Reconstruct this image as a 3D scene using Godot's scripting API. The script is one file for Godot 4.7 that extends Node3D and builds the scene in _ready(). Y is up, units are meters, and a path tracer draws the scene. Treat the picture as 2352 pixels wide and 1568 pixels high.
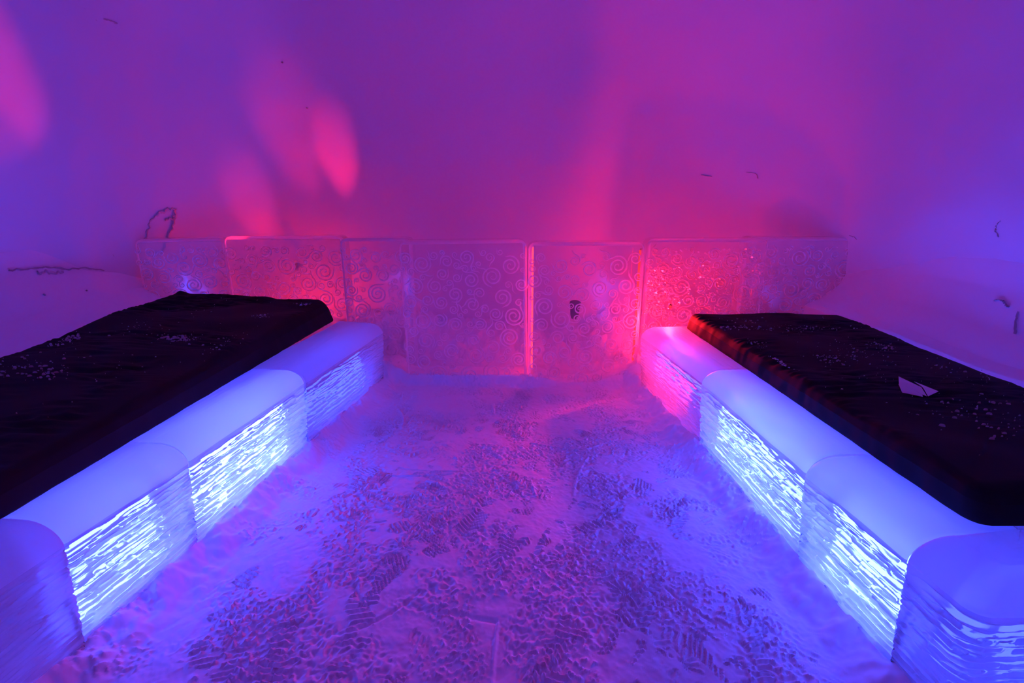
extends Node3D
# An ice-hotel bedroom: two black mattresses on ice plinths, a headboard of carved ice blocks, snow vault and snow floor.

const CAM_H := 1.27
const PITCH := -15.855
# light colours (linear values), turned to sRGB where they are used
const BLUE_LIN := Color(0.035, 0.064, 1.0)
const RED_LIN := Color(1.0, 0.012, 0.030)

var M := {}
var taken := {}


# ------------------------------------------------------------------ small helpers
func numbered(called: String) -> String:
	if not taken.has(called):
		taken[called] = 0
		return called
	taken[called] += 1
	return "%s_%03d" % [called, taken[called]]


func tag(o: Node, label: String, category: String, group := "", kind := "") -> void:
	if label: o.set_meta("label", label)
	if category: o.set_meta("category", category)
	if group: o.set_meta("group", group)
	if kind: o.set_meta("kind", kind)


func base(called: String, at := Vector3.ZERO) -> Node3D:
	var o := Node3D.new()
	o.name = numbered(called)
	add_child(o)
	o.position = at
	return o


class Shape:
	var v := PackedVector3Array()
	var n := PackedVector3Array()
	var uv := PackedVector2Array()
	var ix := PackedInt32Array()
	var ix2 := PackedInt32Array() # the masked faces, a mesh of their own

	# a grid of nu x nv points (index j * nu + i); faces and normals turn away from the point inside
	func patch(p: PackedVector3Array, nu: int, nv: int, inside: Vector3, uvs := PackedVector2Array(), mask := PackedByteArray()) -> void:
		var b := v.size()
		var nn := PackedVector3Array()
		nn.resize(nu * nv)
		var sum := 0.0
		for j in nv:
			var j0 := maxi(j - 1, 0) * nu
			var j1 := mini(j + 1, nv - 1) * nu
			var row := j * nu
			for i in nu:
				var du := p[row + mini(i + 1, nu - 1)] - p[row + maxi(i - 1, 0)]
				var dv := p[j1 + i] - p[j0 + i]
				var c := du.cross(dv)
				nn[row + i] = c.normalized()
				sum += c.dot(p[row + i] - inside)
		var away := sum >= 0.0
		if not away:
			for k in nn.size():
				nn[k] = -nn[k]
		v.append_array(p)
		n.append_array(nn)
		if uvs.size() == p.size():
			uv.append_array(uvs)
		else:
			var blank := PackedVector2Array()
			blank.resize(p.size())
			uv.append_array(blank)
		var list := PackedInt32Array()
		list.resize((nu - 1) * (nv - 1) * 6)
		var k := 0
		for j in nv - 1:
			for i in nu - 1:
				var a := b + j * nu + i
				var c := a + nu
				if away: # clockwise seen from outside
					list[k] = a; list[k + 1] = c; list[k + 2] = a + 1
					list[k + 3] = a + 1; list[k + 4] = c; list[k + 5] = c + 1
				else:
					list[k] = a; list[k + 1] = a + 1; list[k + 2] = c
					list[k + 3] = a + 1; list[k + 4] = c + 1; list[k + 5] = c
				k += 6
		if mask.size() == 0:
			ix.append_array(list)
			return
		k = 0
		for j in nv - 1:
			for i in nu - 1:
				var at := j * nu + i
				var part := list.slice(k, k + 6)
				if mask[at] + mask[at + 1] + mask[at + nu] + mask[at + nu + 1] > 0: ix2.append_array(part)
				else: ix.append_array(part)
				k += 6

	# a flat or bent outline closed by a fan round its middle
	func fan(ring: PackedVector3Array, inside: Vector3) -> void:
		var mid := Vector3.ZERO
		for q in ring: mid += q
		mid /= ring.size()
		var area := Vector3.ZERO
		for k in ring.size():
			area += (ring[k] - mid).cross(ring[(k + 1) % ring.size()] - mid)
		var away := area.dot(mid - inside) >= 0.0
		var nn := area.normalized() * (1.0 if away else -1.0)
		var b := v.size()
		v.append(mid); n.append(nn); uv.append(Vector2.ZERO)
		for q in ring:
			v.append(q); n.append(nn); uv.append(Vector2.ZERO)
		for k in ring.size():
			var a := b + 1 + k
			var c := b + 1 + (k + 1) % ring.size()
			if away: ix.append_array(PackedInt32Array([b, c, a]))
			else: ix.append_array(PackedInt32Array([b, a, c]))

	func mesh(masked := false) -> ArrayMesh:
		var a := []
		a.resize(Mesh.ARRAY_MAX)
		if ix2.size() == 0:
			a[Mesh.ARRAY_VERTEX] = v
			a[Mesh.ARRAY_NORMAL] = n
			a[Mesh.ARRAY_TEX_UV] = uv
			a[Mesh.ARRAY_INDEX] = ix
		else:
			var now := PackedInt32Array()
			now.resize(v.size())
			now.fill(-1)
			var vv := PackedVector3Array()
			var nn := PackedVector3Array()
			var uu := PackedVector2Array()
			var list := ix2 if masked else ix
			var out := PackedInt32Array()
			out.resize(list.size())
			for k in list.size():
				var q := list[k]
				if now[q] < 0:
					now[q] = vv.size()
					vv.append(v[q]); nn.append(n[q]); uu.append(uv[q])
				out[k] = now[q]
			a[Mesh.ARRAY_VERTEX] = vv
			a[Mesh.ARRAY_NORMAL] = nn
			a[Mesh.ARRAY_TEX_UV] = uu
			a[Mesh.ARRAY_INDEX] = out
		var m := ArrayMesh.new()
		m.add_surface_from_arrays(Mesh.PRIMITIVE_TRIANGLES, a)
		return m


func obj(called: String, mesh: Mesh, mat: Material, parent: Node = null) -> MeshInstance3D:
	var o := MeshInstance3D.new()
	o.mesh = mesh
	o.material_override = mat
	if parent == null:
		o.name = numbered(called)
		add_child(o)
	else:
		o.name = called
		parent.add_child(o, true)
	return o


func lin(c: Color) -> Color:
	return c.linear_to_srgb()


func fnoise(s: int, freq: float, octaves := 3) -> FastNoiseLite:
	var f := FastNoiseLite.new()
	f.seed = s
	f.frequency = freq
	f.noise_type = FastNoiseLite.TYPE_SIMPLEX_SMOOTH
	f.fractal_octaves = octaves
	return f


func noise_tex(s: int, freq: float, octaves: int, size := 512, ramp: Gradient = null) -> NoiseTexture2D:
	var t := NoiseTexture2D.new()
	t.width = size
	t.height = size
	t.seamless = true
	t.noise = fnoise(s, freq, octaves)
	t.color_ramp = ramp
	return t


# ------------------------------------------------------------------ materials
func materials() -> void:
	var snow := StandardMaterial3D.new()
	snow.resource_name = "packed snow"
	snow.albedo_color = lin(Color(0.92, 0.92, 0.94))
	snow.roughness = 0.9
	snow.metallic_specular = 0.2
	M.snow = snow

	var wall: StandardMaterial3D = snow.duplicate()
	wall.resource_name = "smooth sprayed snow"
	wall.albedo_color = lin(Color(0.82, 0.82, 0.84))
	M.wall = wall

	var grimy := StandardMaterial3D.new()
	grimy.resource_name = "grey brown dirt in the snow"
	grimy.albedo_color = lin(Color(0.62, 0.50, 0.52))
	grimy.roughness = 1.0
	M.dirt = grimy
	var stain: StandardMaterial3D = grimy.duplicate()
	stain.resource_name = "faint brown stain in the snow"
	stain.albedo_color = lin(Color(0.76, 0.64, 0.67))
	M.stain = stain

	var ice := StandardMaterial3D.new() # smooth clear faces: light passes straight through
	ice.resource_name = "clear smooth ice"
	ice.albedo_color = lin(Color(0.85, 0.88, 0.92))
	ice.albedo_color.a = 0.08
	ice.roughness = 0.1
	ice.transparency = BaseMaterial3D.TRANSPARENCY_ALPHA
	M.ice = ice

	var hazy: StandardMaterial3D = ice.duplicate()
	hazy.resource_name = "hazy ice"
	hazy.albedo_color.a = 0.30
	M.hazy = hazy

	var glint: StandardMaterial3D = ice.duplicate() # wet looking grooves that throw back the lamp
	glint.resource_name = "glossy cut ice"
	glint.albedo_color.a = 0.35
	glint.roughness = 0.12
	glint.metallic_specular = 0.7
	M.glint = glint

	var cut := StandardMaterial3D.new()
	cut.resource_name = "frosted cut ice"
	cut.albedo_color = lin(Color(0.85, 0.86, 0.90))
	cut.roughness = 0.26
	cut.metallic_specular = 0.8
	cut.backlight_enabled = true
	cut.backlight = lin(Color(0.95, 0.95, 0.95))
	M.carved = cut

	var milky := StandardMaterial3D.new()
	milky.resource_name = "frosted sawn ice"
	milky.albedo_color = lin(Color(0.85, 0.88, 0.92))
	milky.albedo_color.a = 0.38
	milky.roughness = 0.17
	milky.transparency = BaseMaterial3D.TRANSPARENCY_ALPHA
	milky.refraction_enabled = true
	milky.refraction_scale = 0.031
	milky.backlight_enabled = true
	milky.backlight = lin(Color(0.75, 0.75, 0.75))
	M.milky = milky

	var top: StandardMaterial3D = milky.duplicate()
	top.resource_name = "frosted smooth ice"
	top.albedo_color.a = 0.4
	top.roughness = 0.5
	top.backlight = lin(Color(0.85, 0.85, 0.85))
	M.top = top

	var cloth := StandardMaterial3D.new()
	cloth.resource_name = "black mattress cover"
	cloth.albedo_color = lin(Color(0.012, 0.011, 0.013))
	cloth.roughness = 0.75
	cloth.metallic_specular = 0.25
	cloth.rim_enabled = true
	cloth.rim = 0.06
	cloth.rim_tint = 0.5
	M.cloth = cloth

	var frost := StandardMaterial3D.new()
	frost.resource_name = "snow crumbs"
	frost.albedo_color = lin(Color(0.45, 0.44, 0.46))
	frost.roughness = 0.9
	M.frost = frost

	var paper := StandardMaterial3D.new()
	paper.resource_name = "white paper"
	paper.albedo_color = lin(Color(0.74, 0.72, 0.72))
	paper.roughness = 0.8
	M.paper = paper

	var black := StandardMaterial3D.new()
	black.resource_name = "black lamp housing"
	black.albedo_color = lin(Color(0.02, 0.02, 0.02))
	black.roughness = 0.5
	M.black = black

	for a in [["blue_glow", BLUE_LIN, 4.0], ["red_glow", Color(1.0, 0.05, 0.03), 10.0], ["red_lens", Color(1.0, 0.03, 0.03), 0.8], ["red_seam", Color(1.0, 0.03, 0.06), 2.0]]:
		var g := StandardMaterial3D.new()
		g.resource_name = a[0]
		g.albedo_color = Color(0.1, 0.1, 0.1)
		g.emission_enabled = true
		g.emission = lin(a[1])
		g.emission_energy_multiplier = a[2]
		M[a[0]] = g


# ------------------------------------------------------------------ lights
# an LED bar with an area light of its size just in front of its glowing face; dir is where it shines
func led_bar(at: Vector3, along: Vector3, dir: Vector3, length: float, high: float, energy: float, glow: Material, tint: Color, label: String) -> void:
	var t := base("led_bar", at)
	tag(t, label, "lamp", "light bars hidden in the ice and snow")
	var z := -dir.normalized()
	var x := along.normalized()
	var y := z.cross(x).normalized()
	x = y.cross(z)
	t.basis = Basis(x, y, z)
	var rail := BoxMesh.new()
	rail.size = Vector3(length + 0.02, high + 0.01, 0.012)
	obj("housing", rail, M.paper, t).position.z = 0.008
	var face := BoxMesh.new()
	face.size = Vector3(length, high, 0.008)
	obj("diffuser", face, glow, t).position.z = -0.001
	var l := AreaLight3D.new()
	l.name = "light"
	l.area_size = Vector2(length, high)
	l.light_color = lin(tint)
	l.light_energy = energy
	l.area_normalize_energy = true
	l.shadow_enabled = true
	l.area_range = 12.0
	l.position.z = -0.007
	t.add_child(l)


# a round red bulb on a stake behind the headboard, its light inside the glowing globe
func red_bulb(at: Vector3, energy: float, label: String) -> void:
	var t := base("red_bulb", Vector3(at.x, 0.1, at.z))
	tag(t, label, "lamp", "red bulbs behind the headboard")
	var globe := SphereMesh.new()
	globe.radius = 0.02
	globe.height = 0.04
	globe.radial_segments = 24
	globe.rings = 12
	obj("globe", globe, M.red_glow, t).position.y = at.y - 0.1
	var socket := CylinderMesh.new()
	socket.top_radius = 0.02
	socket.bottom_radius = 0.024
	socket.height = 0.06
	obj("socket", socket, M.black, t).position.y = at.y - 0.1 - 0.055
	var stake := CylinderMesh.new()
	stake.top_radius = 0.008
	stake.bottom_radius = 0.008
	stake.height = at.y - 0.1
	obj("stake", stake, M.black, t).position.y = (at.y - 0.1) / 2.0 - 0.06
	var l := OmniLight3D.new()
	l.name = "light"
	l.light_color = lin(RED_LIN)
	l.light_energy = energy
	l.light_size = 0.018
	l.omni_range = 12.0
	l.omni_attenuation = 2.0
	l.shadow_enabled = true
	l.position.y = at.y - 0.1
	t.add_child(l)


# a spotlight can lying behind the headboard: black can, glowing lens, a lamp just in front of the lens
func spot_can(at: Vector3, towards: Vector3, angle: float, soft: float, energy: float, size: float, big: float, label: String) -> void:
	var t := base("spotlight", at)
	tag(t, label, "lamp", "red spotlights behind the headboard")
	t.look_at_from_position(at, towards, Vector3.UP if absf((towards - at).normalized().y) < 0.95 else Vector3.RIGHT)
	var s := Shape.new()
	var prof := [[0.0, 0.13], [0.025, 0.13], [0.034, 0.10], [0.04, 0.02], [0.046, 0.005], [0.046, -0.012], [0.036, -0.012], [0.036, 0.004], [0.0, 0.006]]
	var nu := 25
	var p := PackedVector3Array()
	for q in prof:
		for i in nu:
			var a := TAU * i / (nu - 1)
			p.append(Vector3(cos(a) * q[0], sin(a) * q[0], q[1]) * big)
	s.patch(p, nu, prof.size(), Vector3(0, 0, 0.06))
	obj("can", s.mesh(), M.black, t)
	var lens := CylinderMesh.new()
	lens.top_radius = 0.034 * big
	lens.bottom_radius = 0.034 * big
	lens.height = 0.006
	lens.radial_segments = 24
	var lo := obj("lens", lens, M.red_lens, t)
	lo.rotation.x = PI / 2
	lo.position.z = 0.0
	var foot := BoxMesh.new()
	foot.size = Vector3(0.03, 0.09, 0.03) * big
	obj("bracket", foot, M.black, t).position = Vector3(0, -0.07, 0.06) * big
	var l := SpotLight3D.new()
	l.name = "light"
	l.light_color = lin(RED_LIN)
	l.light_energy = energy
	l.spot_angle = angle
	l.spot_angle_attenuation = soft
	l.spot_range = 12.0
	l.light_size = size
	l.shadow_enabled = true
	l.position.z = -0.03
	t.add_child(l)


# ------------------------------------------------------------------ room shell
func shell_point(theta: float, y: float) -> Vector3:
	var a := 2.68
	var b := 3.60
	var e := 2.0 / 7.0
	var c := cos(theta)
	var s := sin(theta)
	var k := pow(maxf(0.0, 1.0 - pow(clampf(y / 3.35, 0.0, 1.0), 3.2)), 0.42)
	return Vector3(-0.13 + a * k * signf(c) * pow(absf(c), e), y, -0.85 + b * k * signf(s) * pow(absf(s), e))


func shell(called: String, t0: float, t1: float, y0: float, y1: float, nu: int, nv: int) -> MeshInstance3D:
	var s := Shape.new()
	var wob := fnoise(71, 0.9, 3)
	for layer in 2:
		var p := PackedVector3Array()
		p.resize(nu * nv)
		for j in nv:
			var y := lerpf(y0, y1, 1.0 - pow(1.0 - float(j) / (nv - 1), 1.6))
			for i in nu:
				var th := lerpf(t0, t1, float(i) / (nu - 1))
				var q := shell_point(th, y)
				var out := (q - Vector3(-0.15, 1.0, -0.85)).normalized()
				q += out * (wob.get_noise_3d(q.x, q.y, q.z) * 0.035 if layer == 0 else 0.35)
				p[j * nu + i] = q
		if layer == 0: # seen from the room: turn the faces inwards
			var far := (shell_point((t0 + t1) / 2.0, (y0 + minf(y1, 2.0)) / 2.0) - Vector3(-0.15, 1.0, -0.85)) * 4.0
			s.patch(p, nu, nv, Vector3(-0.15, 1.0, -0.85) + far if nv > 1 and y0 < 2.0 else Vector3(0, 9, 0))
		else:
			s.patch(p, nu, nv, Vector3(-0.15, 1.0, -0.85))
	var o := obj(called, s.mesh(), M.wall)
	o.set_meta("kind", "structure")
	return o


# ------------------------------------------------------------------ floor
const FX0 := -1.36
const FX1 := 1.28
const FZ0 := -3.5
const FZ1 := -0.86
const CELL := 0.0042
var fw := 0
var fh := 0
var tread := PackedFloat32Array()


func left_face(z: float) -> float:
	return -0.86 - 0.152 * (z + 3.25)


func right_face(z: float) -> float:
	return 0.845 + 0.075 * (z + 3.13)


func stamp_prints(rng: RandomNumberGenerator) -> void:
	fw = int((FX1 - FX0) / CELL) + 1
	fh = int((FZ1 - FZ0) / CELL) + 1
	tread.resize(fw * fh)
	var worn := fnoise(33, 9.0, 2)
	for k in 130:
		var cx := rng.randf_range(-0.95, 0.95)
		var cz := rng.randf_range(-3.2, -0.8)
		var turn := rng.randf_range(-0.7, 0.7) + (PI if rng.randf() < 0.5 else 0.0) + (rng.randf_range(-1.5, 1.5) if rng.randf() < 0.3 else 0.0)
		var kind := rng.randi() % 5
		var depth := rng.randf_range(0.003, 0.007)
		var pitch := rng.randf_range(0.017, 0.026)
		var keep := rng.randf_range(-0.1, 0.3)
		var ca := cos(turn)
		var sa := sin(turn)
		var r := 0.16
		for j in range(maxi(0, int((cz - r - FZ0) / CELL)), mini(fh, int((cz + r - FZ0) / CELL))):
			for i in range(maxi(0, int((cx - r - FX0) / CELL)), mini(fw, int((cx + r - FX0) / CELL))):
				var dx := FX0 + i * CELL - cx
				var dz := FZ0 + j * CELL - cz
				var u := dx * ca + dz * sa
				var w := -dx * sa + dz * ca
				var half := 0.046 - 0.012 * smoothstep(-0.02, -0.08, w) + 0.004 * smoothstep(0.0, 0.06, w)
				if absf(u) > half or absf(w) > 0.14 or (absf(w) > 0.11 and u * u + pow(absf(w) - 0.11, 2) * 2.0 > half * half):
					continue
				if worn.get_noise_2d(dx + cx + k * 3.1, dz + cz) < keep:
					continue
				var ridge := 0.0
				match kind:
					0: ridge = sin((w + absf(u) * 0.8) / pitch * TAU)
					1: ridge = sin(w / pitch * TAU + sin(u * 60.0) * 0.6)
					2: ridge = sin(w / pitch * TAU) * sin(u / pitch * TAU)
					3: ridge = sin((w - u) / pitch * TAU) if w > 0.02 else sin((w + u) / pitch * TAU)
					_: ridge = sin(atan2(w - 0.04, u) * 14.0) if w > -0.02 else sin(w / pitch * TAU)
				var at := j * fw + i
				var lift := (smoothstep(-0.1, 0.75, ridge) - 0.5) * 1.5 * depth
				tread[at] = lift if absf(lift) > absf(tread[at]) else tread[at]
	# scuffs and drag marks
	for k in 26:
		var x := rng.randf_range(-0.95, 0.95)
		var z := rng.randf_range(-3.1, -0.9)
		var a := rng.randf_range(0, TAU)
		var bend := rng.randf_range(-2.5, 2.5)
		var depth := rng.randf_range(0.003, 0.007) * (1.0 if rng.randf() < 0.6 else -1.0)
		var wide := rng.randf_range(0.006, 0.012)
		for q in int(rng.randf_range(0.08, 0.4) / 0.004):
			x += cos(a) * 0.004
			z += sin(a) * 0.004
			a += bend * 0.004
			var n := int(wide / CELL) + 1
			var ci := int((x - FX0) / CELL)
			var cj := int((z - FZ0) / CELL)
			for j in range(maxi(0, cj - n), mini(fh, cj + n + 1)):
				for i in range(maxi(0, ci - n), mini(fw, ci + n + 1)):
					var d := Vector2(FX0 + i * CELL - x, FZ0 + j * CELL - z).length() / wide
					if d < 1.0:
						var lift := depth * (1.0 - d * d)
						var at := j * fw + i
						if absf(lift) > absf(tread[at]): tread[at] = lift


func make_floor(rng: RandomNumberGenerator) -> void:
	stamp_prints(rng)
	var xs := PackedFloat32Array()
	var zs := PackedFloat32Array()
	for k in 24: xs.append(lerpf(-3.2, FX0, k / 24.0))
	for k in fw: xs.append(FX0 + k * CELL)
	for k in range(1, 25): xs.append(lerpf(FX0 + (fw - 1) * CELL, 2.9, k / 24.0))
	for k in 60: zs.append(lerpf(-4.5, FZ0, k / 60.0))
	for k in fh: zs.append(FZ0 + k * CELL)
	for k in range(1, 50): zs.append(lerpf(FZ0 + (fh - 1) * CELL, 2.7, k / 49.0))
	var big := fnoise(8, 1.3, 2)
	var mid := fnoise(9, 14.0, 3)
	var crumb := fnoise(10, 45.0, 2)
	var edge := fnoise(12, 7.0, 3)
	var ruck := fnoise(13, 22.0, 2)
	var patchy := fnoise(15, 2.6, 2)
	var p := PackedVector3Array()
	p.resize(xs.size() * zs.size())
	for j in zs.size():
		var z := zs[j]
		var lf := left_face(z)
		var rf := right_face(z)
		for i in xs.size():
			var x := xs[i]
			var y := big.get_noise_2d(x, z) * 0.008
			var trod := smoothstep(0.0, 0.25, minf(x - lf, rf - x))
			var m := mid.get_noise_2d(x, z)
			y += m * 0.0035 + (0.18 - absf(ruck.get_noise_2d(x, z))) * 0.013 * smoothstep(-0.05, 0.3, patchy.get_noise_2d(x, z)) * trod
			var cr := crumb.get_noise_2d(x, z)
			y += maxf(cr - 0.12, 0.0) * 0.016 * (0.12 + 0.88 * smoothstep(-0.02, 0.32, patchy.get_noise_2d(x + 4.0, z)))
			if i >= 24 and i < 24 + fw and j >= 60 and j < 60 + fh:
				y += tread[(j - 60) * fw + i - 24] * trod
			var rough := edge.get_noise_2d(x, z)
			# banks of snow against the ice walls and the headboard
			var dl := x - lf
			var dr := rf - x
			if z < -0.7:
				y += (0.08 + rough * 0.025) * pow(1.0 - smoothstep(-0.05, 0.14 + rough * 0.05, dl), 1.6)
				y += (0.08 + rough * 0.025) * pow(1.0 - smoothstep(-0.05, 0.14 + rough * 0.05, dr), 1.6)
			var head := -3.30 + rough * 0.045 + 0.03 * sin(x * 3.0)
			y += 0.065 * (1.0 - smoothstep(-3.42, head, z)) * (1.0 - 0.75 * smoothstep(0.18, 0.34, x) * (1.0 - smoothstep(0.55, 0.72, x)))
			y += 0.13 * (1.0 - smoothstep(-3.95, -3.6 + rough * 0.12, z)) * (1.0 + rough * 0.5)
			p[j * xs.size() + i] = Vector3(x, y, z)
	var s := Shape.new()
	s.patch(p, xs.size(), zs.size(), Vector3(0, -5, 0))
	var under := PackedVector3Array()
	for z in [-4.5, 2.7]:
		for x in [-3.2, 2.9]:
			under.append(Vector3(x, -0.3, z))
	s.patch(under, 2, 2, Vector3(0, 5, 0))
	obj("floor", s.mesh(), M.snow).set_meta("kind", "structure")


# ------------------------------------------------------------------ ice plinth blocks (the sides of the beds)
# outer and inner are the foot lines of the aisle face and of the hidden back face, point by point along the block
func ice_block(outer: PackedVector2Array, inner: PackedVector2Array, rng: RandomNumberGenerator, top: float, coarse: float) -> Shape:
	var ns := outer.size()
	var length := 0.0
	var along := PackedFloat32Array([0.0])
	for k in range(1, ns):
		length += outer[k].distance_to(outer[k - 1])
		along.append(length)
	# profile of the section: x = distance in from the face line, y = height, z = share of carving
	var prof: Array[Vector3] = []
	for k in 43: prof.append(Vector3(lerpf(0.30, 0.110, k / 42.0), top, 0.0))
	for k in range(1, 15):
		var a := PI / 2 * k / 14.0
		prof.append(Vector3(0.105 - 0.105 * sin(a), top - 0.075 + 0.075 * cos(a), 0.0))
	var rows := int((top - 0.075) / 0.003)
	for k in range(1, rows + 1):
		var y := lerpf(top - 0.075, -0.04, float(k) / rows)
		prof.append(Vector3(0.035 * (1.0 - y / top) * (1.0 - y / top), y, 1.0))
	var np := prof.size()
	# saw cuts: [height, first, last, depth, height of the cut, slope]
	var cuts := []
	for k in 3:
		var y0 := top - 0.085 - 0.022 * k + rng.randf_range(-0.004, 0.004)
		var s0 := rng.randf_range(-0.1, 0.3) * length
		cuts.append([y0, s0, s0 + length * rng.randf_range(0.6, 1.1), rng.randf_range(0.010, 0.016), rng.randf_range(0.008, 0.013), rng.randf_range(-0.01, 0.01)])
	var y := top - 0.10
	while y > 0.0:
		y -= rng.randf_range(0.011, 0.022)
		var s := rng.randf_range(-0.25, 0.05)
		while s < length:
			var run := rng.randf_range(0.10, 0.48)
			cuts.append([y + rng.randf_range(-0.006, 0.006), s, s + run, rng.randf_range(0.008, 0.021) * coarse, rng.randf_range(0.012, 0.024), rng.randf_range(-0.03, 0.03)])
			s += run + rng.randf_range(0.0, 0.06)
	var wav := fnoise(rng.randi(), 6.0, 2)
	var chip := fnoise(rng.randi(), 38.0, 2)
	var low := fnoise(rng.randi(), 2.2, 2)
	var saw := fnoise(rng.randi(), 55.0, 2)
	var h := PackedFloat32Array()
	h.resize(ns * np)
	for k in ns:
		for q in np:
			var pr := prof[q]
			var e := 0.0045 * (pow(1.0 - clampf(along[k] / 0.012, 0, 1), 2) + pow(1.0 - clampf((length - along[k]) / 0.012, 0, 1), 2))
			h[k * np + q] = -e + low.get_noise_2d(along[k], pr.y + pr.x) * 0.006 + pr.z * (0.22 - absf(chip.get_noise_2d(along[k] * 0.11, pr.y))) * 0.010 + (1.0 - pr.z) * saw.get_noise_2d(along[k] * 0.05, pr.x - pr.y) * 0.0012
	for c in cuts:
		for k in ns:
			var sp := along[k]
			if sp < c[1] or sp > c[2]: continue
			var mid: float = c[0] + c[5] * (sp - c[1]) + wav.get_noise_2d(sp, c[0] * 9.0) * 0.008
			var fade := minf(1.0, minf(sp - c[1] + 0.002, c[2] - sp + 0.002) / 0.010)
			var first := maxi(57, 56 + int((top - 0.075 - (mid + c[4])) / ((top - 0.035) / rows)))
			for q in range(first, mini(np, first + int(c[4] / 0.003) + 4)):
				var t: float = (mid - prof[q].y) / c[4]   # 0 at the top of the cut, 1 at its lower lip
				if t >= 0.0 and t <= 1.0:
					var d: float = c[3] * fade * (t / 0.3 if t < 0.3 else 1.0 - (t - 0.3) / 0.7)
					h[k * np + q] = minf(h[k * np + q], h[k * np + q] * 0.5 - d)
	var p := PackedVector3Array()
	p.resize(ns * np)
	var centre := Vector3.ZERO
	for k in ns:
		var o := outer[k]
		var dir := (inner[k] - o).normalized()
		var reach := o.distance_to(inner[k]) / 0.30
		centre += Vector3(o.x + dir.x * 0.15, top * 0.5, o.y + dir.y * 0.15) / ns
		for q in np:
			var pr := prof[q]
			var hh := h[k * np + q]
			var side := clampf((0.14 - pr.x) / 0.14, 0.0, 1.0)
			var into := pr.x * reach - hh * side
			p[k * np + q] = Vector3(o.x + dir.x * into, pr.y + hh * (1.0 - side), o.y + dir.y * into)
	var sh := Shape.new()
	var mask := PackedByteArray()
	mask.resize(ns * np)
	for k in ns:
		for q in np: mask[k * np + q] = 1 if q < 55 else 0
	sh.patch(p, np, ns, centre, PackedVector2Array(), mask)
	var back := PackedVector3Array()
	for k in ns:
		var a := p[k * np]
		var b := p[k * np + np - 1]
		var bb := Vector3(a.x, b.y, a.z)
		for q in 4: back.append(a.lerp(bb, q / 3.0))
	sh.patch(back, 4, ns, centre)
	var bottom := PackedVector3Array()
	for k in ns:
		var a := back[k * 4 + 3]
		var b := p[k * np + np - 1]
		for q in 2: bottom.append(a.lerp(b, q))
	sh.patch(bottom, 2, ns, centre)
	for k in [0, ns - 1]:
		var ring := PackedVector3Array()
		for q in np: ring.append(p[k * np + q])
		ring.append(back[k * 4 + 3])
		sh.fan(ring, centre)
	return sh


func plinth_block(sh: Shape, label: String) -> void:
	var o := base("plinth_block")
	obj("sawn_face", sh.mesh(), M.milky, o)
	obj("smooth_top", sh.mesh(true), M.top, o).set_meta("label", "smooth rounded top of the ice block")
	tag(o, label, "ice block", "sawn ice blocks along the beds")


func straight(a: Vector2, b: Vector2, inward: Vector2) -> Array:
	var n := int(a.distance_to(b) / 0.006)
	var o := PackedVector2Array()
	var i := PackedVector2Array()
	for k in n + 1:
		var q := a.lerp(b, float(k) / n)
		o.append(q)
		i.append(q + inward * 0.30)
	return [o, i]


# ------------------------------------------------------------------ slabs: carved headboard blocks and mattresses
# lies with its face at z = 0 and y from 0 to l; edges rounded by r, the two upper corners by rc; lift holds the relief of the face
func slab(w: float, l: float, th: float, r: float, rc: float, nu: int, nv: int, lift: PackedFloat32Array, bend: Array, open_bottom: bool, mask := PackedByteArray()) -> Shape:
	var p := PackedVector3Array()
	p.resize(nu * nv)
	for j in nv:
		var y := l * j / (nv - 1)
		var hw := w / 2.0
		if y > l - rc:
			hw = w / 2.0 - rc + sqrt(maxf(0.0, rc * rc - pow(y - (l - rc), 2)))
		elif not open_bottom and y < rc:
			hw = w / 2.0 - rc + sqrt(maxf(0.0, rc * rc - pow(rc - y, 2)))
		for i in nu:
			var x := lerpf(-hw, hw, float(i) / (nu - 1))
			var d := minf(hw - absf(x), l - y)
			if not open_bottom: d = minf(d, y)
			var z := 0.0
			if d < r: z = -(r - sqrt(maxf(0.0, r * r - (r - d) * (r - d))))
			if lift.size(): z += lift[j * nu + i] * smoothstep(0.0, r, d)
			p[j * nu + i] = Vector3(x, y, z)
	var ring := PackedInt32Array()
	for i in nu: ring.append(i)
	for j in range(1, nv): ring.append(j * nu + nu - 1)
	for i in range(nu - 2, -1, -1): ring.append((nv - 1) * nu + i)
	for j in range(nv - 2, -1, -1): ring.append(j * nu)
	var side := PackedVector3Array()
	var rows := [[0.0, 0.0], [0.3, 0.0], [0.6, 0.0], [0.86, 0.0], [0.95, 0.3], [1.0, 1.0]]
	for q in rows:
		for k in ring:
			var e := p[k]
			var z := lerpf(e.z, -th, q[0])
			var c := Vector3(0, l / 2, z)
			side.append(Vector3(e.x, e.y, z) + (c - Vector3(e.x, e.y, z)).normalized() * r * 0.5 * q[1])
	var back := PackedVector3Array()
	var last := (rows.size() - 1) * ring.size()
	for k in ring.size(): back.append(side[last + k])
	if bend.size():
		for k in p.size(): p[k] = bent(p[k], w, l, bend)
		for k in side.size(): side[k] = bent(side[k], w, l, bend)
		for k in back.size(): back[k] = bent(back[k], w, l, bend)
	var centre := (p[0] + p[nu - 1] + p[nu * nv - 1] + p[nu * nv - nu] + back[0] + back[nu] + back[nu + nv] + back[2 * nu + nv]) / 8.0
	var s := Shape.new()
	s.patch(p, nu, nv, centre, PackedVector2Array(), mask)
	s.patch(side, ring.size(), rows.size(), centre)
	s.fan(back, centre)
	return s


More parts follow.
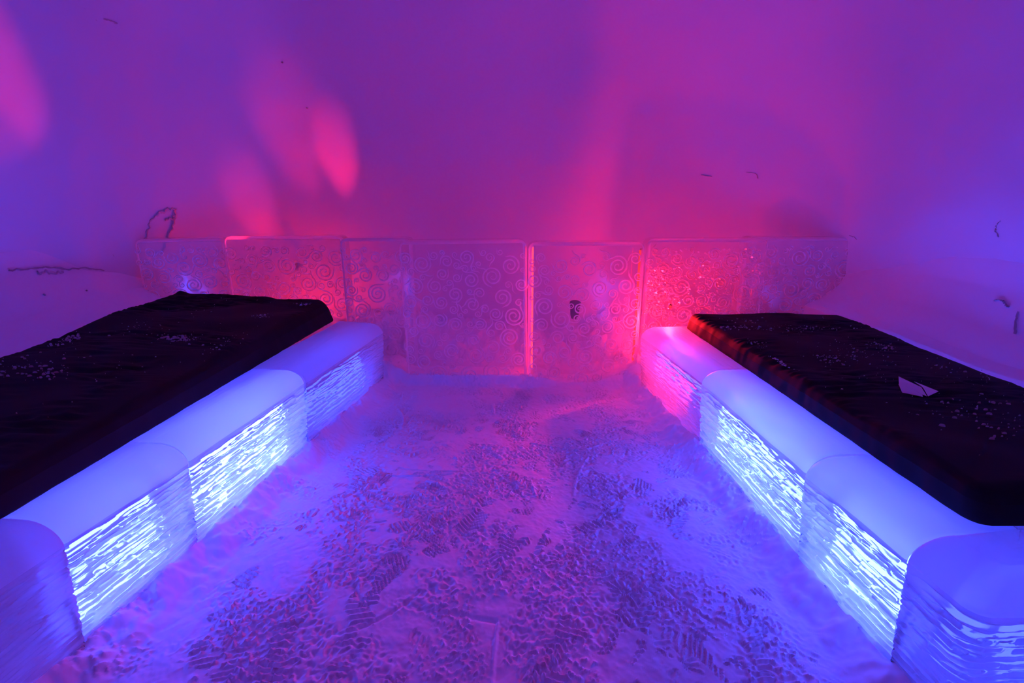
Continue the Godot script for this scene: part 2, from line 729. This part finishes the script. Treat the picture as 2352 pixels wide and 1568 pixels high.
# swirls of the headboard: frosted beads swept along spirals on the face z = 0
func swirls(w: float, l: float, rng: RandomNumberGenerator, from_y: float) -> ArrayMesh:
	var discs: Array[Vector3] = []
	var tries := 0
	while tries < 1800 and discs.size() < 120:
		tries += 1
		var big := 0.074 if tries < 260 else 0.05 if tries < 800 else 0.028
		var rad := rng.randf_range(big * 0.6, big)
		var c := Vector3(rng.randf_range(-w / 2 + rad * 0.7, w / 2 - rad * 0.7), rng.randf_range(from_y, l - 0.055 - rad), rad)
		var ok := true
		for q in discs:
			if Vector2(q.x - c.x, q.y - c.y).length() < (q.z + c.z) * 0.97:
				ok = false
				break
		if ok: discs.append(c)
	var sh := Shape.new()
	for c in discs:
		var hand := 1.0 if rng.randf() < 0.6 else -1.0
		var turn := rng.randf_range(0, TAU)
		var turns := 1.25 + c.z * 14.0 + rng.randf_range(0.0, 0.4)
		var thick := 0.0030 + c.z * 0.028 + rng.randf_range(0.0, 0.0008)
		var t := 0.04
		var a := 0.0
		var pts := PackedVector2Array()
		while t < 1.0:
			var rr := c.z * 0.92 * pow(t, 0.85)
			a = turn + hand * t * turns * TAU
			pts.append(Vector2(c.x + rr * cos(a), c.y + rr * sin(a)))
			t += 0.006 / maxf(0.02, rr * turns * TAU)
		var dir := a + hand * PI / 2
		var gone := 0.0
		var tail := rng.randf_range(0.02, 0.12)
		var q := pts[-1]
		while gone < tail:
			dir += hand * 0.006 / (c.z + 0.02) * (1.0 if gone < tail * 0.45 else -1.2)
			q += Vector2(cos(dir), sin(dir)) * 0.006
			gone += 0.006
			if absf(q.x) > w / 2 - 0.02 or q.y > l - 0.03 or q.y < 0.0: break
			pts.append(q)
		var n := pts.size()
		var p := PackedVector3Array()
		for k in n:
			var d := (pts[mini(k + 1, n - 1)] - pts[maxi(k - 1, 0)]).normalized()
			var side := Vector3(-d.y, d.x, 0)
			var th := thick * minf(1.0, minf(0.55 + k * 0.06, 0.15 + (n - k) * 0.12)) * (1.0 + 0.18 * sin(k * 0.9 + c.x * 90.0))
			for i in 6:
				var b := PI * i / 5.0
				p.append(Vector3(pts[k].x, pts[k].y, 0.0) + side * cos(b) * th + Vector3(0, 0, sin(b) * th * 0.9 - 0.0012))
		if n > 3: sh.patch(p, 6, n, Vector3(c.x, c.y, -9.0))
	return sh.mesh()


# small flat facets left by the chisel, scattered over the face and tilted this way and that
func facets(w: float, l: float, rng: RandomNumberGenerator) -> ArrayMesh:
	var sh := Shape.new()
	for k in 900:
		var near := k < 420
		var x := -w / 2 + (absf(rng.randfn()) * 0.10 + 0.02 if near else rng.randf_range(0.03, w - 0.04))
		var y := rng.randf_range(0.45, 0.80) if near else rng.randf_range(0.45, l - 0.06)
		if x > w / 2 - 0.03: continue
		var nrm := Vector3(rng.randfn() * 0.13 - 0.25 - 0.6 * (x / w + 0.5), rng.randfn() * 0.12 - 0.25, 1.0).normalized()
		var u := nrm.cross(Vector3(0.3, 1, 0).normalized()).normalized()
		var v := nrm.cross(u)
		var r := rng.randf_range(0.004, 0.009)
		var ring := PackedVector3Array()
		for i in 7:
			var a := TAU * i / 7.0
			ring.append(Vector3(x, y, 0.004) + (u * cos(a) + v * sin(a) * rng.randf_range(0.4, 0.9)) * r)
		sh.fan(ring, Vector3(x, y, -1.0))
	return sh.mesh()


func headboard_block(w: float, l: float, at: Vector3, turn: float, lean: float, s: int, from_y: float, mat: Material, cuts: Material, label: String) -> void:
	var rng := RandomNumberGenerator.new()
	rng.seed = s
	var nu := int(w / 0.007)
	var nv := int(l / 0.007)
	var soft := fnoise(s, 3.0, 2)
	var rim := PackedByteArray()
	rim.resize(nu * nv)
	var f := PackedFloat32Array()
	f.resize(nu * nv)
	for j in nv:
		for i in nu:
			rim[j * nu + i] = 1 if i < 3 or i > nu - 4 or j > nv - 4 else 0
			f[j * nu + i] = soft.get_noise_2d(w * i / nu, l * j / nv) * 0.003
	var sh := slab(w, l, 0.17, 0.028, 0.05, nu, nv, f, [], true, rim)
	var o := base("headboard_block", at)
	o.rotation = Vector3(0, turn, lean)
	obj("body", sh.mesh(), mat, o)
	obj("rim", sh.mesh(true), M.carved, o).set_meta("label", "frosted rounded rim of the ice block")
	obj("carving", swirls(w, l, rng, from_y), cuts, o).set_meta("label", "frosted spiral swirls carved over the face")
	if cuts == M.glint:
		var chips := obj("ice_chips", facets(w, l, rng), M.glint, o)
		chips.set_meta("kind", "stuff")
		chips.set_meta("label", "tiny glinting chipped facets along the cuts")
	tag(o, label, "ice block", "carved ice blocks of the headboard")


# ------------------------------------------------------------------ mattress: rounded, creased, bent to the four corners given
# a point of the flat mattress bent to its eight corners (four low, four high)
func bent(q: Vector3, w: float, l: float, c: Array) -> Vector3:
	var u := q.x / w + 0.5
	var v := q.y / l
	var a: Vector3 = c[0].lerp(c[1], u).lerp(c[2].lerp(c[3], u), v)
	var b: Vector3 = c[4].lerp(c[5], u).lerp(c[6].lerp(c[7], u), v)
	var off: float = c[8].get_noise_2d(q.y * 7.0, q.z * 4.0) * 0.003 * smoothstep(0.40, 0.45, absf(q.x))
	return a + (b - a) * (1.0 + q.z / 0.11) + (c[5] - c[4]).normalized() * off


func mattress(called: String, low: Array, high: Array, s: int, label: String) -> void:
	var w := 0.90
	var l := 2.06
	var nu := 120
	var nv := 250
	var f := PackedFloat32Array()
	f.resize(nu * nv)
	var crease := fnoise(s, 1.0, 3)
	var soft := fnoise(s + 1, 1.7, 2)
	for j in nv:
		for i in nu:
			var x := w * i / nu
			var y := l * j / nv
			var c := crease.get_noise_2d(x * 2.2 + 0.15 * sin(y * 4.0), y * 11.0)
			f[j * nu + i] = soft.get_noise_2d(x, y) * 0.016 + (0.25 - absf(c)) * 0.030 * smoothstep(-0.3, 0.5, soft.get_noise_2d(x + 9.0, y))
	var bend := low + high + [fnoise(s + 2, 1.0, 2)]
	var t := obj(called, slab(w, l, 0.11, 0.042, 0.05, nu, nv, f, bend, false).mesh(), M.cloth)
	tag(t, label, "mattress", "black mattresses on the ice beds")


func bed_base(pts: Array, z0: float, z1: float, label: String, ledge: bool) -> void:
	# section points [x, y] swept from z0 to z1
	var nz := 60
	var wob := fnoise(51, 1.6, 3)
	var sec: Array[Vector2] = []
	for k in pts.size() - 1:
		for q in 8: sec.append((pts[k] as Vector2).lerp(pts[k + 1], q / 8.0))
	sec.append(pts[-1])
	var p := PackedVector3Array()
	var mid := Vector3.ZERO
	for j in nz:
		var z := lerpf(z0, z1, float(j) / (nz - 1))
		for q in sec:
			var d := wob.get_noise_3d(q.x, q.y, z) * 0.02
			p.append(Vector3(q.x, q.y + d * (0.0 if q.y < 0.3 else 1.0), z))
	for q in p: mid += q
	mid /= p.size()
	mid.y = 0.1
	var s := Shape.new()
	s.patch(p, sec.size(), nz, mid)
	for j in [0, nz - 1]:
		s.fan(p.slice(j * sec.size(), (j + 1) * sec.size()), mid)
	if ledge: # the snow rounded off between bed and wall belongs to the room
		obj("trim_%d" % (1 if z1 < 0.0 or pts[0].x > 0.0 else 2), s.mesh(), M.snow).set_meta("kind", "structure")
	else:
		tag(obj("bed_base", s.mesh(), M.snow), label, "bed base", "snow bases under the mattresses")


# loose crumbs and smears of snow on a mattress
func crumbs(spots: Array, high: Array, s: int, label: String) -> void:
	var rng := RandomNumberGenerator.new()
	rng.seed = s
	var sh := Shape.new()
	for sp in spots: # [u, v, spread along u, spread along v, count, size]
		for k in int(sp[4] * 2.2):
			var u: float = sp[0] + rng.randfn() * sp[2]
			var v: float = sp[1] + rng.randfn() * sp[3]
			if u < 0.03 or u > 0.97 or v < 0.01 or v > 0.99: continue
			var c: Vector3 = high[0].lerp(high[1], u).lerp(high[2].lerp(high[3], u), v)
			var r: float = sp[5] * 0.62 * pow(rng.randf_range(0.5, 1.5), 2.0)
			var n := 7
			var p := PackedVector3Array()
			var a0 := rng.randfn() * 0.5
			var sq := rng.randf_range(0.15, 0.6)
			for ringi in 3:
				for i in n + 1:
					var a := TAU * (i % n) / n
					var rr: float = [1.0, 0.7, 0.02][ringi] * r * (0.75 + 0.35 * sin(a * 2.0 + k) * cos(a * 3.0 + k * 1.7))
					var x := cos(a) * rr
					var z := sin(a) * rr * sq
					p.append(c + Vector3(x * cos(a0) - z * sin(a0), [-0.004, 0.001, 0.0022][ringi] * clampf(r / 0.008, 0.6, 1.3), x * sin(a0) + z * cos(a0)))
			sh.patch(p, n + 1, 3, c - Vector3(0, 0.02, 0))
	var o := obj("snow_crumbs", sh.mesh(), M.frost)
	tag(o, label, "snow", "", "stuff")


# an irregular groove or scar in a wall: a thin ragged strip that hugs the wall
func scar(parent: Node, pts: Array[Vector3], wide: float, s: int, inward: Vector3, mat: Material = M.dirt) -> void:
	var rng := RandomNumberGenerator.new()
	rng.seed = s
	var p := PackedVector3Array()
	var nn := 6
	var m := 0
	for k in pts.size() - 1:
		for q in nn:
			var t := float(q) / nn
			var c := pts[k].lerp(pts[k + 1], t)
			var dir := (pts[k + 1] - pts[k]).normalized()
			var across := dir.cross(inward).normalized()
			var w := wide * rng.randf_range(0.25, 1.0)
			c += across * rng.randf_range(-0.5, 0.5) * wide
			p.append(c - across * w - inward * 0.05)
			p.append(c - across * w * 0.4 + inward * 0.010)
			p.append(c + across * w * 0.4 + inward * 0.010)
			p.append(c + across * w - inward * 0.05)
			m += 1
	var sh := Shape.new()
	sh.patch(p, 4, m, pts[0] - inward)
	obj("scar", sh.mesh(), mat, parent)


# a scrap of white paper with three folds, lying on the right mattress
func folded_paper() -> void:
	var t := base("folded_paper", Vector3(1.50, 0.575, -1.80))
	tag(t, "creased scrap of white folded paper lying on the right mattress", "paper")
	var y := 0.575
	# corners of each flap: far left, far right, near right, near left
	var flaps := [
		[Vector3(1.514, y + 0.016, -1.892), Vector3(1.535, y + 0.006, -1.800), Vector3(1.500, y - 0.001, -1.726), Vector3(1.466, y + 0.010, -1.822)],
		[Vector3(1.462, y + 0.012, -1.820), Vector3(1.492, y + 0.001, -1.738), Vector3(1.482, y - 0.001, -1.722), Vector3(1.438, y - 0.001, -1.764)],
		[Vector3(1.545, y + 0.010, -1.852), Vector3(1.575, y + 0.002, -1.768), Vector3(1.502, y + 0.000, -1.724), Vector3(1.537, y + 0.008, -1.797)],
	]
	for f in flaps:
		var s := Shape.new()
		for side in 2:
			var p := PackedVector3Array()
			for j in 6:
				for i in 6:
					var u := i / 5.0
					var v := j / 5.0
					var q: Vector3 = f[0].lerp(f[1], u).lerp(f[3].lerp(f[2], u), v)
					p.append(q - t.position + Vector3(0, 0.003 * sin(u * PI) * sin(v * PI) - side * 0.0006, 0))
			s.patch(p, 6, 6, Vector3(0, -1 if side == 0 else 1, 0))
		obj("flap", s.mesh(), M.paper, t)


# cracks, dirt and scrape marks in the snow walls, each a part of its wall
func wall_marks() -> void:
	var left := Vector3(0.95, 0.25, 0.1).normalized()
	var corner := Vector3(0.75, 0.2, 0.62).normalized()
	var right := Vector3(-0.95, 0.25, 0.1).normalized()
	var back := Vector3(0, -0.2, 0.97).normalized()
	var l := get_node("wall_left")
	var r := get_node("wall_right")
	var b := get_node("wall_back")
	scar(l, [Vector3(-2.768, 0.874, -2.815), Vector3(-2.769, 0.87, -2.947), Vector3(-2.767, 0.861, -3.056), Vector3(-2.76, 0.835, -3.166), Vector3(-2.759, 0.821, -3.311), Vector3(-2.742, 0.783, -3.463)], 0.011, 1, left)
	scar(l, [Vector3(-2.761, 0.844, -2.973), Vector3(-2.761, 0.829, -3.056), Vector3(-2.753, 0.81, -3.15)], 0.026, 2, left, M.stain)
	scar(l, [Vector3(-2.616, 1.146, -3.894), Vector3(-2.587, 1.17, -3.955), Vector3(-2.556, 1.175, -4.011), Vector3(-2.572, 1.111, -3.997), Vector3(-2.61, 1.088, -3.932)], 0.022, 3, corner, M.stain)
	scar(l, [Vector3(-2.616, 1.146, -3.894), Vector3(-2.648, 1.08, -3.842), Vector3(-2.672, 0.98, -3.801), Vector3(-2.699, 0.877, -3.735), Vector3(-2.677, 0.858, -3.821)], 0.02, 4, corner, M.stain)
	scar(l, [Vector3(-2.556, 1.175, -4.011), Vector3(-2.587, 1.047, -3.991), Vector3(-2.621, 0.933, -3.95), Vector3(-2.652, 0.834, -3.889), Vector3(-2.66, 0.879, -3.864)], 0.02, 5, corner, M.stain)
	scar(l, [Vector3(-2.39, 2.275, -3.254), Vector3(-2.4, 2.255, -3.274), Vector3(-2.404, 2.237, -3.302), Vector3(-2.395, 2.241, -3.344)], 0.004, 6, left)
	scar(l, [Vector3(-2.378, 2.257, -3.37), Vector3(-2.36, 2.258, -3.437), Vector3(-2.356, 2.254, -3.452)], 0.004, 7, left)
	scar(l, [Vector3(-2.738, 0.884, -3.529), Vector3(-2.739, 0.861, -3.547)], 0.006, 8, left)
	scar(l, [Vector3(-2.713, 0.723, -2.922), Vector3(-2.709, 0.713, -2.931)], 0.005, 9, left)
	scar(l, [Vector3(-2.703, 0.697, -3.21), Vector3(-2.699, 0.687, -3.215)], 0.004, 10, left)
	scar(r, [Vector3(2.506, 1.148, -2.689), Vector3(2.511, 1.118, -2.71), Vector3(2.512, 1.09, -2.706), Vector3(2.514, 1.058, -2.684)], 0.009, 11, right)
	scar(r, [Vector3(2.469, 0.754, -2.573), Vector3(2.474, 0.763, -2.542), Vector3(2.469, 0.751, -2.514), Vector3(2.459, 0.736, -2.48)], 0.009, 12, right)
	scar(r, [Vector3(2.459, 0.73, -2.429), Vector3(2.438, 0.687, -2.408), Vector3(2.402, 0.626, -2.358)], 0.004, 13, right)
	scar(r, [Vector3(2.429, 0.996, -3.744), Vector3(2.439, 0.987, -3.7), Vector3(2.448, 0.968, -3.673)], 0.005, 14, right)
	scar(b, [Vector3(-1.543, 1.908, -4.177), Vector3(-1.528, 1.9, -4.179)], 0.007, 15, back)
	scar(b, [Vector3(-1.625, 2.18, -4.013), Vector3(-1.619, 2.17, -4.019)], 0.006, 16, back)
	scar(b, [Vector3(1.847, 1.452, -4.264), Vector3(1.917, 1.442, -4.24), Vector3(1.948, 1.396, -4.244)], 0.004, 17, back)
	scar(b, [Vector3(1.519, 1.432, -4.325), Vector3(1.622, 1.418, -4.317)], 0.003, 18, back)


# ------------------------------------------------------------------ everything
func _ready() -> void:
	var cam := Camera3D.new()
	cam.name = "camera"
	cam.position = Vector3(0, CAM_H, 0)
	cam.rotation_degrees = Vector3(PITCH, 0, 0)
	cam.fov = rad_to_deg(2.0 * atan(784.0 / 1176.0))
	cam.near = 0.05
	cam.far = 60.0
	add_child(cam)
	cam.current = true
	var env := Environment.new()
	env.background_mode = Environment.BG_COLOR
	env.background_color = Color.BLACK
	env.tonemap_mode = Environment.TONE_MAPPER_LINEAR
	env.tonemap_exposure = 1.65
	env.sdfgi_enabled = true
	env.ssao_enabled = true
	env.ssil_enabled = true
	var we := WorldEnvironment.new()
	we.name = "environment"
	we.environment = env
	add_child(we)

	materials()
	# --- lamps: blue bars frozen into the plinths, red spotlights on the floor behind the headboard
	var lal := Vector3(-0.15, 0, 1)
	var ral := Vector3(0.06, 0, 1)
	var ldir := Vector3(1, 0.25, 0.15)
	var rdir := Vector3(-1, 0.25, 0.07)
	led_bar(Vector3(-1.115, 0.17, -2.82), lal, ldir, 0.70, 0.12, 0.022, M.blue_glow, BLUE_LIN, "faint blue light bar inside the far ice block of the left bed")
	for up in 2: # each bright block hides a low and a high strip
		var y := [0.10, 0.245][up] as float
		var where := ["low", "high"][up] as String
		led_bar(Vector3(-1.225, y, -1.97), lal, ldir, 0.66, 0.05, 0.37, M.blue_glow, BLUE_LIN, where + " blue light bar inside the brightest ice block of the left bed")
		led_bar(Vector3(-1.310, y, -1.37), lal, ldir, 0.36, 0.05, 0.16, M.blue_glow, BLUE_LIN, where + " blue light bar inside the short ice block of the left bed")
		led_bar(Vector3(1.115, y, -1.93), ral, rdir, 0.72, 0.05, 0.34, M.blue_glow, BLUE_LIN, where + " blue light bar inside the long ice block of the right bed")
		led_bar(Vector3(1.145, y, -1.30), ral, rdir, 0.34, 0.05, 0.16, M.blue_glow, BLUE_LIN, where + " blue light bar inside the short ice block of the right bed")
	led_bar(Vector3(1.055, 0.26, -2.78), ral, rdir, 0.70, 0.05, 0.022, M.blue_glow, BLUE_LIN, "faint blue light bar inside the pink lit ice block of the right bed")
	led_bar(Vector3(1.055, 0.17, -2.90), ral, rdir, 0.50, 0.05, 0.055, M.red_lens, RED_LIN, "red light bar inside the pink lit ice block of the right bed")
	led_bar(Vector3(1.50, 0.17, -1.10), Vector3(1, 0, 0), Vector3(0, 0.25, 1), 0.60, 0.10, 0.03, M.blue_glow, BLUE_LIN, "faint blue light bar behind the foot face of the right bed")
	led_bar(Vector3(-2.32, 0.36, -2.0), Vector3(0, 0, 1), Vector3(-0.25, 1, 0), 2.4, 0.06, 0.76, M.blue_glow, BLUE_LIN, "blue light bar hidden in the gap between the left mattress and the wall")
	led_bar(Vector3(2.12, 0.36, -2.2), Vector3(0, 0, 1), Vector3(0.25, 1, 0), 1.8, 0.06, 0.58, M.blue_glow, BLUE_LIN, "blue light bar hidden in the gap between the right mattress and the wall")
	led_bar(Vector3(0.862, 0.52, -3.475), Vector3(0, 1, 0), Vector3(-1, 0, 0), 0.80, 0.03, 0.05, M.red_lens, RED_LIN, "red light strip frozen into the right end of the right middle ice block")
	led_bar(Vector3(0.140, 0.52, -3.465), Vector3(0, 1, 0), Vector3(-1, 0, 0.1), 0.84, 0.05, 0.07, M.red_seam, RED_LIN, "red light strip glowing in the seam between the two middle ice blocks")
	spot_can(Vector3(0.985, 0.425, -3.26), Vector3(0.90, 0.72, -4.26), 82.0, 0.5, 0.38, 0.04, 0.35, "small red spotlight hidden behind the pink ice block, facing the sparkling headboard block")
	spot_can(Vector3(1.06, 0.56, -3.36), Vector3(0.72, 0.28, -2.36), 52.0, 1.0, 1.2, 0.012, 0.22, "tiny red spotlight at the head of the right bed, shining out over the floor")
	red_bulb(Vector3(-1.66, 0.36, -4.12), 0.08, "red bulb behind the backlit left ice block")
	spot_can(Vector3(0.47, 0.50, -3.74), Vector3(0.6, 1.5, -4.45), 75.0, 1.0, 0.10, 0.03, 0.9, "black spotlight seen dark through the middle ice block, washing the wall red")
	spot_can(Vector3(1.60, 0.30, -3.98), Vector3(1.72, 1.5, -4.35), 62.0, 1.0, 0.09, 0.03, 0.9, "red spotlight behind the right mattress, washing the back wall")
	spot_can(Vector3(-1.34, 0.30, -4.06), Vector3(-1.38, 1.74, -4.32), 9.0, 1.0, 1.25, 0.02, 0.9, "red spotlight tilted up at the tall pink patch on the back wall")
	spot_can(Vector3(-1.58, 0.30, -4.06), Vector3(-1.70, 1.90, -4.25), 13.0, 1.0, 0.60, 0.02, 0.9, "red spotlight aimed at the faint upper end of the pink patch")
	spot_can(Vector3(-1.86, 0.30, -4.06), Vector3(-2.16, 1.36, -4.36), 13.0, 1.0, 0.32, 0.02, 0.9, "red spotlight aimed at the faint pink patch left on the back wall")
	spot_can(Vector3(-1.20, 0.16, -4.02), Vector3(-1.60, 1.06, -4.42), 10.0, 1.0, 0.42, 0.02, 0.9, "red spotlight aimed at the pink patch just above the left ice block")
	spot_can(Vector3(-1.02, 0.16, -4.04), Vector3(-1.13, 1.44, -4.38), 8.0, 1.0, 0.22, 0.02, 0.9, "red spotlight aimed at the small pink patch right on the back wall")
	spot_can(Vector3(-1.80, 0.74, -4.28), Vector3(-2.72, 2.05, -2.25), 13.0, 0.6, 1.3, 0.02, 0.5, "small red spotlight aimed over the headboard at the upper left wall")

	# --- the room
	var rng := RandomNumberGenerator.new()
	rng.seed = 4
	make_floor(rng)
	var q := PI / 4
	shell("wall_back", -3 * q, -q, -0.1, 2.7, 160, 90)
	shell("wall_right", -q, q, -0.1, 2.7, 120, 90)
	shell("wall_front", q, 3 * q, -0.1, 2.7, 60, 40)
	shell("wall_left", 3 * q, 5 * q, -0.1, 2.7, 120, 90)
	shell("ceiling", -PI, PI, 2.7, 3.349, 160, 30)

	# --- beds
	bed_base([Vector2(1.31, -0.05), Vector2(1.31, 0.44), Vector2(1.35, 0.452), Vector2(2.0, 0.455), Vector2(2.04, 0.44), Vector2(2.04, -0.05)], -3.50, -1.22, "white snow base hidden under the right mattress", false)
	bed_base([Vector2(2.20, -0.05), Vector2(2.20, 0.47), Vector2(2.23, 0.50), Vector2(2.30, 0.53), Vector2(2.42, 0.64), Vector2(2.50, 0.82), Vector2(2.555, 1.10), Vector2(2.70, 1.15), Vector2(2.70, -0.05)], -4.05, 0.6, "", true)
	bed_base([Vector2(-1.60, -0.05), Vector2(-1.60, 0.44), Vector2(-1.65, 0.452), Vector2(-2.19, 0.455), Vector2(-2.22, 0.44), Vector2(-2.22, -0.05)], -3.62, 0.6, "white snow base hidden under the left mattress", false)
	bed_base([Vector2(-2.39, -0.05), Vector2(-2.39, 0.47), Vector2(-2.43, 0.50), Vector2(-2.54, 0.54), Vector2(-2.68, 0.64), Vector2(-2.76, 0.82), Vector2(-2.815, 1.10), Vector2(-2.92, 1.15), Vector2(-2.92, -0.05)], -4.05, 0.6, "", true)

	var ln := Vector2(-0.989, -0.148)
	var rn := Vector2(0.995, -0.10).normalized()
	var rows := [
		["L", Vector2(-0.855, -3.30), Vector2(-1.000, -2.345), 0.46, 0.8, "violet lit ice block at the headboard end of the left bed"],
		["L", Vector2(-1.006, -2.34), Vector2(-1.108, -1.575), 0.462, 1.0, "brightest glowing cyan ice block in the middle of the left bed"],
		["L", Vector2(-1.100, -1.57), Vector2(-1.172, -1.145), 0.458, 1.15, "short glowing blue ice block of the left bed, next to the bottom left corner"],
		["L", Vector2(-1.165, -1.14), Vector2(-1.270, -0.45), 0.46, 0.8, "dim purple ice block cut off by the bottom left corner"],
		["R", Vector2(0.835, -3.20), Vector2(0.925, -2.345), 0.46, 0.8, "pink lit ice block at the headboard end of the right bed"],
		["R", Vector2(0.920, -2.34), Vector2(0.960, -1.495), 0.462, 1.0, "long glowing pale blue ice block in the middle of the right bed"],
		["R", Vector2(0.956, -1.49), Vector2(0.988, -1.085), 0.458, 1.2, "short ice block with coarse white ledges on the right bed"],
	]
	var k := 0
	for r in rows:
		rng.seed = 100 + k
		var st := straight(r[1], r[2], ln if r[0] == "L" else rn)
		plinth_block(ice_block(st[0], st[1], rng, r[3], r[4]), r[5])
		k += 1
	# the corner block at the foot of the right bed
	var co := PackedVector2Array()
	var ci := PackedVector2Array()
	var inner_corner := Vector2(1.284, -1.112)
	for i in 24:
		co.append(Vector2(0.985, -1.08).lerp(Vector2(0.997, -0.945), i / 24.0))
		ci.append(inner_corner)
	for i in 16:
		var a := PI - PI / 2 * i / 15.0
		co.append(Vector2(1.042 + 0.045 * cos(a), -0.945 + 0.045 * sin(a)))
		ci.append(inner_corner)
	for i in range(1, 150):
		co.append(Vector2(1.042 + i * 0.006, -0.900 - i * 0.0002))
		ci.append(Vector2(maxf(1.284, 1.042 + i * 0.006), -1.112 - 0.03 * minf(1.0, i / 60.0)))
	rng.seed = 120
	plinth_block(ice_block(co, ci, rng, 0.46, 1.2), "rounded ice corner block at the foot of the right bed")

	mattress("mattress", [Vector3(1.172, 0.462, -1.115), Vector3(1.96, 0.462, -1.115), Vector3(1.10, 0.462, -3.17), Vector3(2.06, 0.462, -3.15)],
		[Vector3(1.165, 0.565, -1.125), Vector3(1.95, 0.565, -1.12), Vector3(1.112, 0.565, -3.15), Vector3(2.05, 0.565, -3.13)], 61, "black covered mattress of the right bed, a folded paper on it")
	mattress("mattress", [Vector3(-2.24, 0.462, -1.20), Vector3(-1.325, 0.462, -1.10), Vector3(-2.26, 0.50, -3.42), Vector3(-1.19, 0.462, -3.38)],
		[Vector3(-2.22, 0.565, -1.20), Vector3(-1.34, 0.555, -1.12), Vector3(-2.23, 0.672, -3.38), Vector3(-1.225, 0.60, -3.36)], 81, "black creased mattress of the left bed")

	# --- headboard
	headboard_block(0.845, 1.00, Vector3(-0.315, -0.01, -3.40), 0.0, 0.012, 1, 0.03, M.ice, M.carved, "wide ice block in the middle of the headboard, left of the bright seam")
	headboard_block(0.77, 0.99, Vector3(0.494, -0.01, -3.385), 0.02, 0.0, 2, 0.03, M.ice, M.carved, "middle headboard ice block with a dark spot behind its swirls")
	headboard_block(0.50, 1.00, Vector3(-0.945, -0.01, -3.59), 0.03, 0.0, 3, 0.03, M.ice, M.carved, "headboard ice block directly behind the end of the left bed rail")
	headboard_block(0.84, 0.995, Vector3(1.36, -0.01, -3.59), -0.02, 0.0, 4, 0.10, M.ice, M.glint, "headboard ice block full of yellow and red sparkles")
	headboard_block(0.86, 1.00, Vector3(-1.66, -0.01, -3.78), 0.06, 0.0, 5, 0.40, M.hazy, M.carved, "headboard ice block behind the left mattress, backlit red at its right end")
	headboard_block(0.78, 0.99, Vector3(2.11, -0.01, -3.79), -0.10, 0.0, 6, 0.40, M.hazy, M.carved, "dim ice block at the right end of the headboard")
	headboard_block(0.58, 0.985, Vector3(-2.39, -0.01, -3.74), 0.30, 0.0, 7, 0.40, M.hazy, M.carved, "faint ice block at the left end of the headboard")
	# --- small things on the mattresses
	var rh := [Vector3(1.165, 0.572, -1.125), Vector3(1.95, 0.572, -1.12), Vector3(1.112, 0.572, -3.15), Vector3(2.05, 0.572, -3.13)]
	crumbs([[0.12, 0.80, 0.10, 0.012, 26, 0.006], [0.50, 0.80, 0.16, 0.02, 34, 0.007], [0.25, 0.88, 0.08, 0.02, 10, 0.006], [0.10, 0.64, 0.03, 0.02, 12, 0.006],
		[0.33, 0.52, 0.03, 0.02, 18, 0.007], [0.50, 0.56, 0.10, 0.03, 28, 0.006], [0.75, 0.62, 0.03, 0.02, 20, 0.007], [0.04, 0.50, 0.012, 0.03, 22, 0.006], [0.6, 0.25, 0.12, 0.05, 26, 0.008],
		[0.85, 0.42, 0.08, 0.05, 16, 0.007], [0.45, 0.18, 0.10, 0.04, 18, 0.008], [0.5, 0.5, 0.25, 0.25, 60, 0.004]], rh, 5, "crumbs and smears of snow scattered over the right mattress")
	var lh := [Vector3(-2.22, 0.572, -1.20), Vector3(-1.34, 0.562, -1.12), Vector3(-2.23, 0.678, -3.38), Vector3(-1.225, 0.606, -3.36)]
	crumbs([[0.90, 0.93, 0.03, 0.008, 12, 0.008], [0.80, 0.78, 0.03, 0.012, 14, 0.008], [0.62, 0.57, 0.05, 0.012, 30, 0.010], [0.14, 0.52, 0.02, 0.02, 26, 0.009], [0.40, 0.34, 0.05, 0.02, 16, 0.009],
		[0.25, 0.36, 0.08, 0.04, 34, 0.009], [0.30, 0.62, 0.04, 0.03, 10, 0.006], [0.88, 0.56, 0.03, 0.04, 16, 0.006], [0.5, 0.5, 0.25, 0.25, 50, 0.004]], lh, 6, "crumbs and smears of snow scattered over the left mattress")
	folded_paper()
	wall_marks()
	print("built")
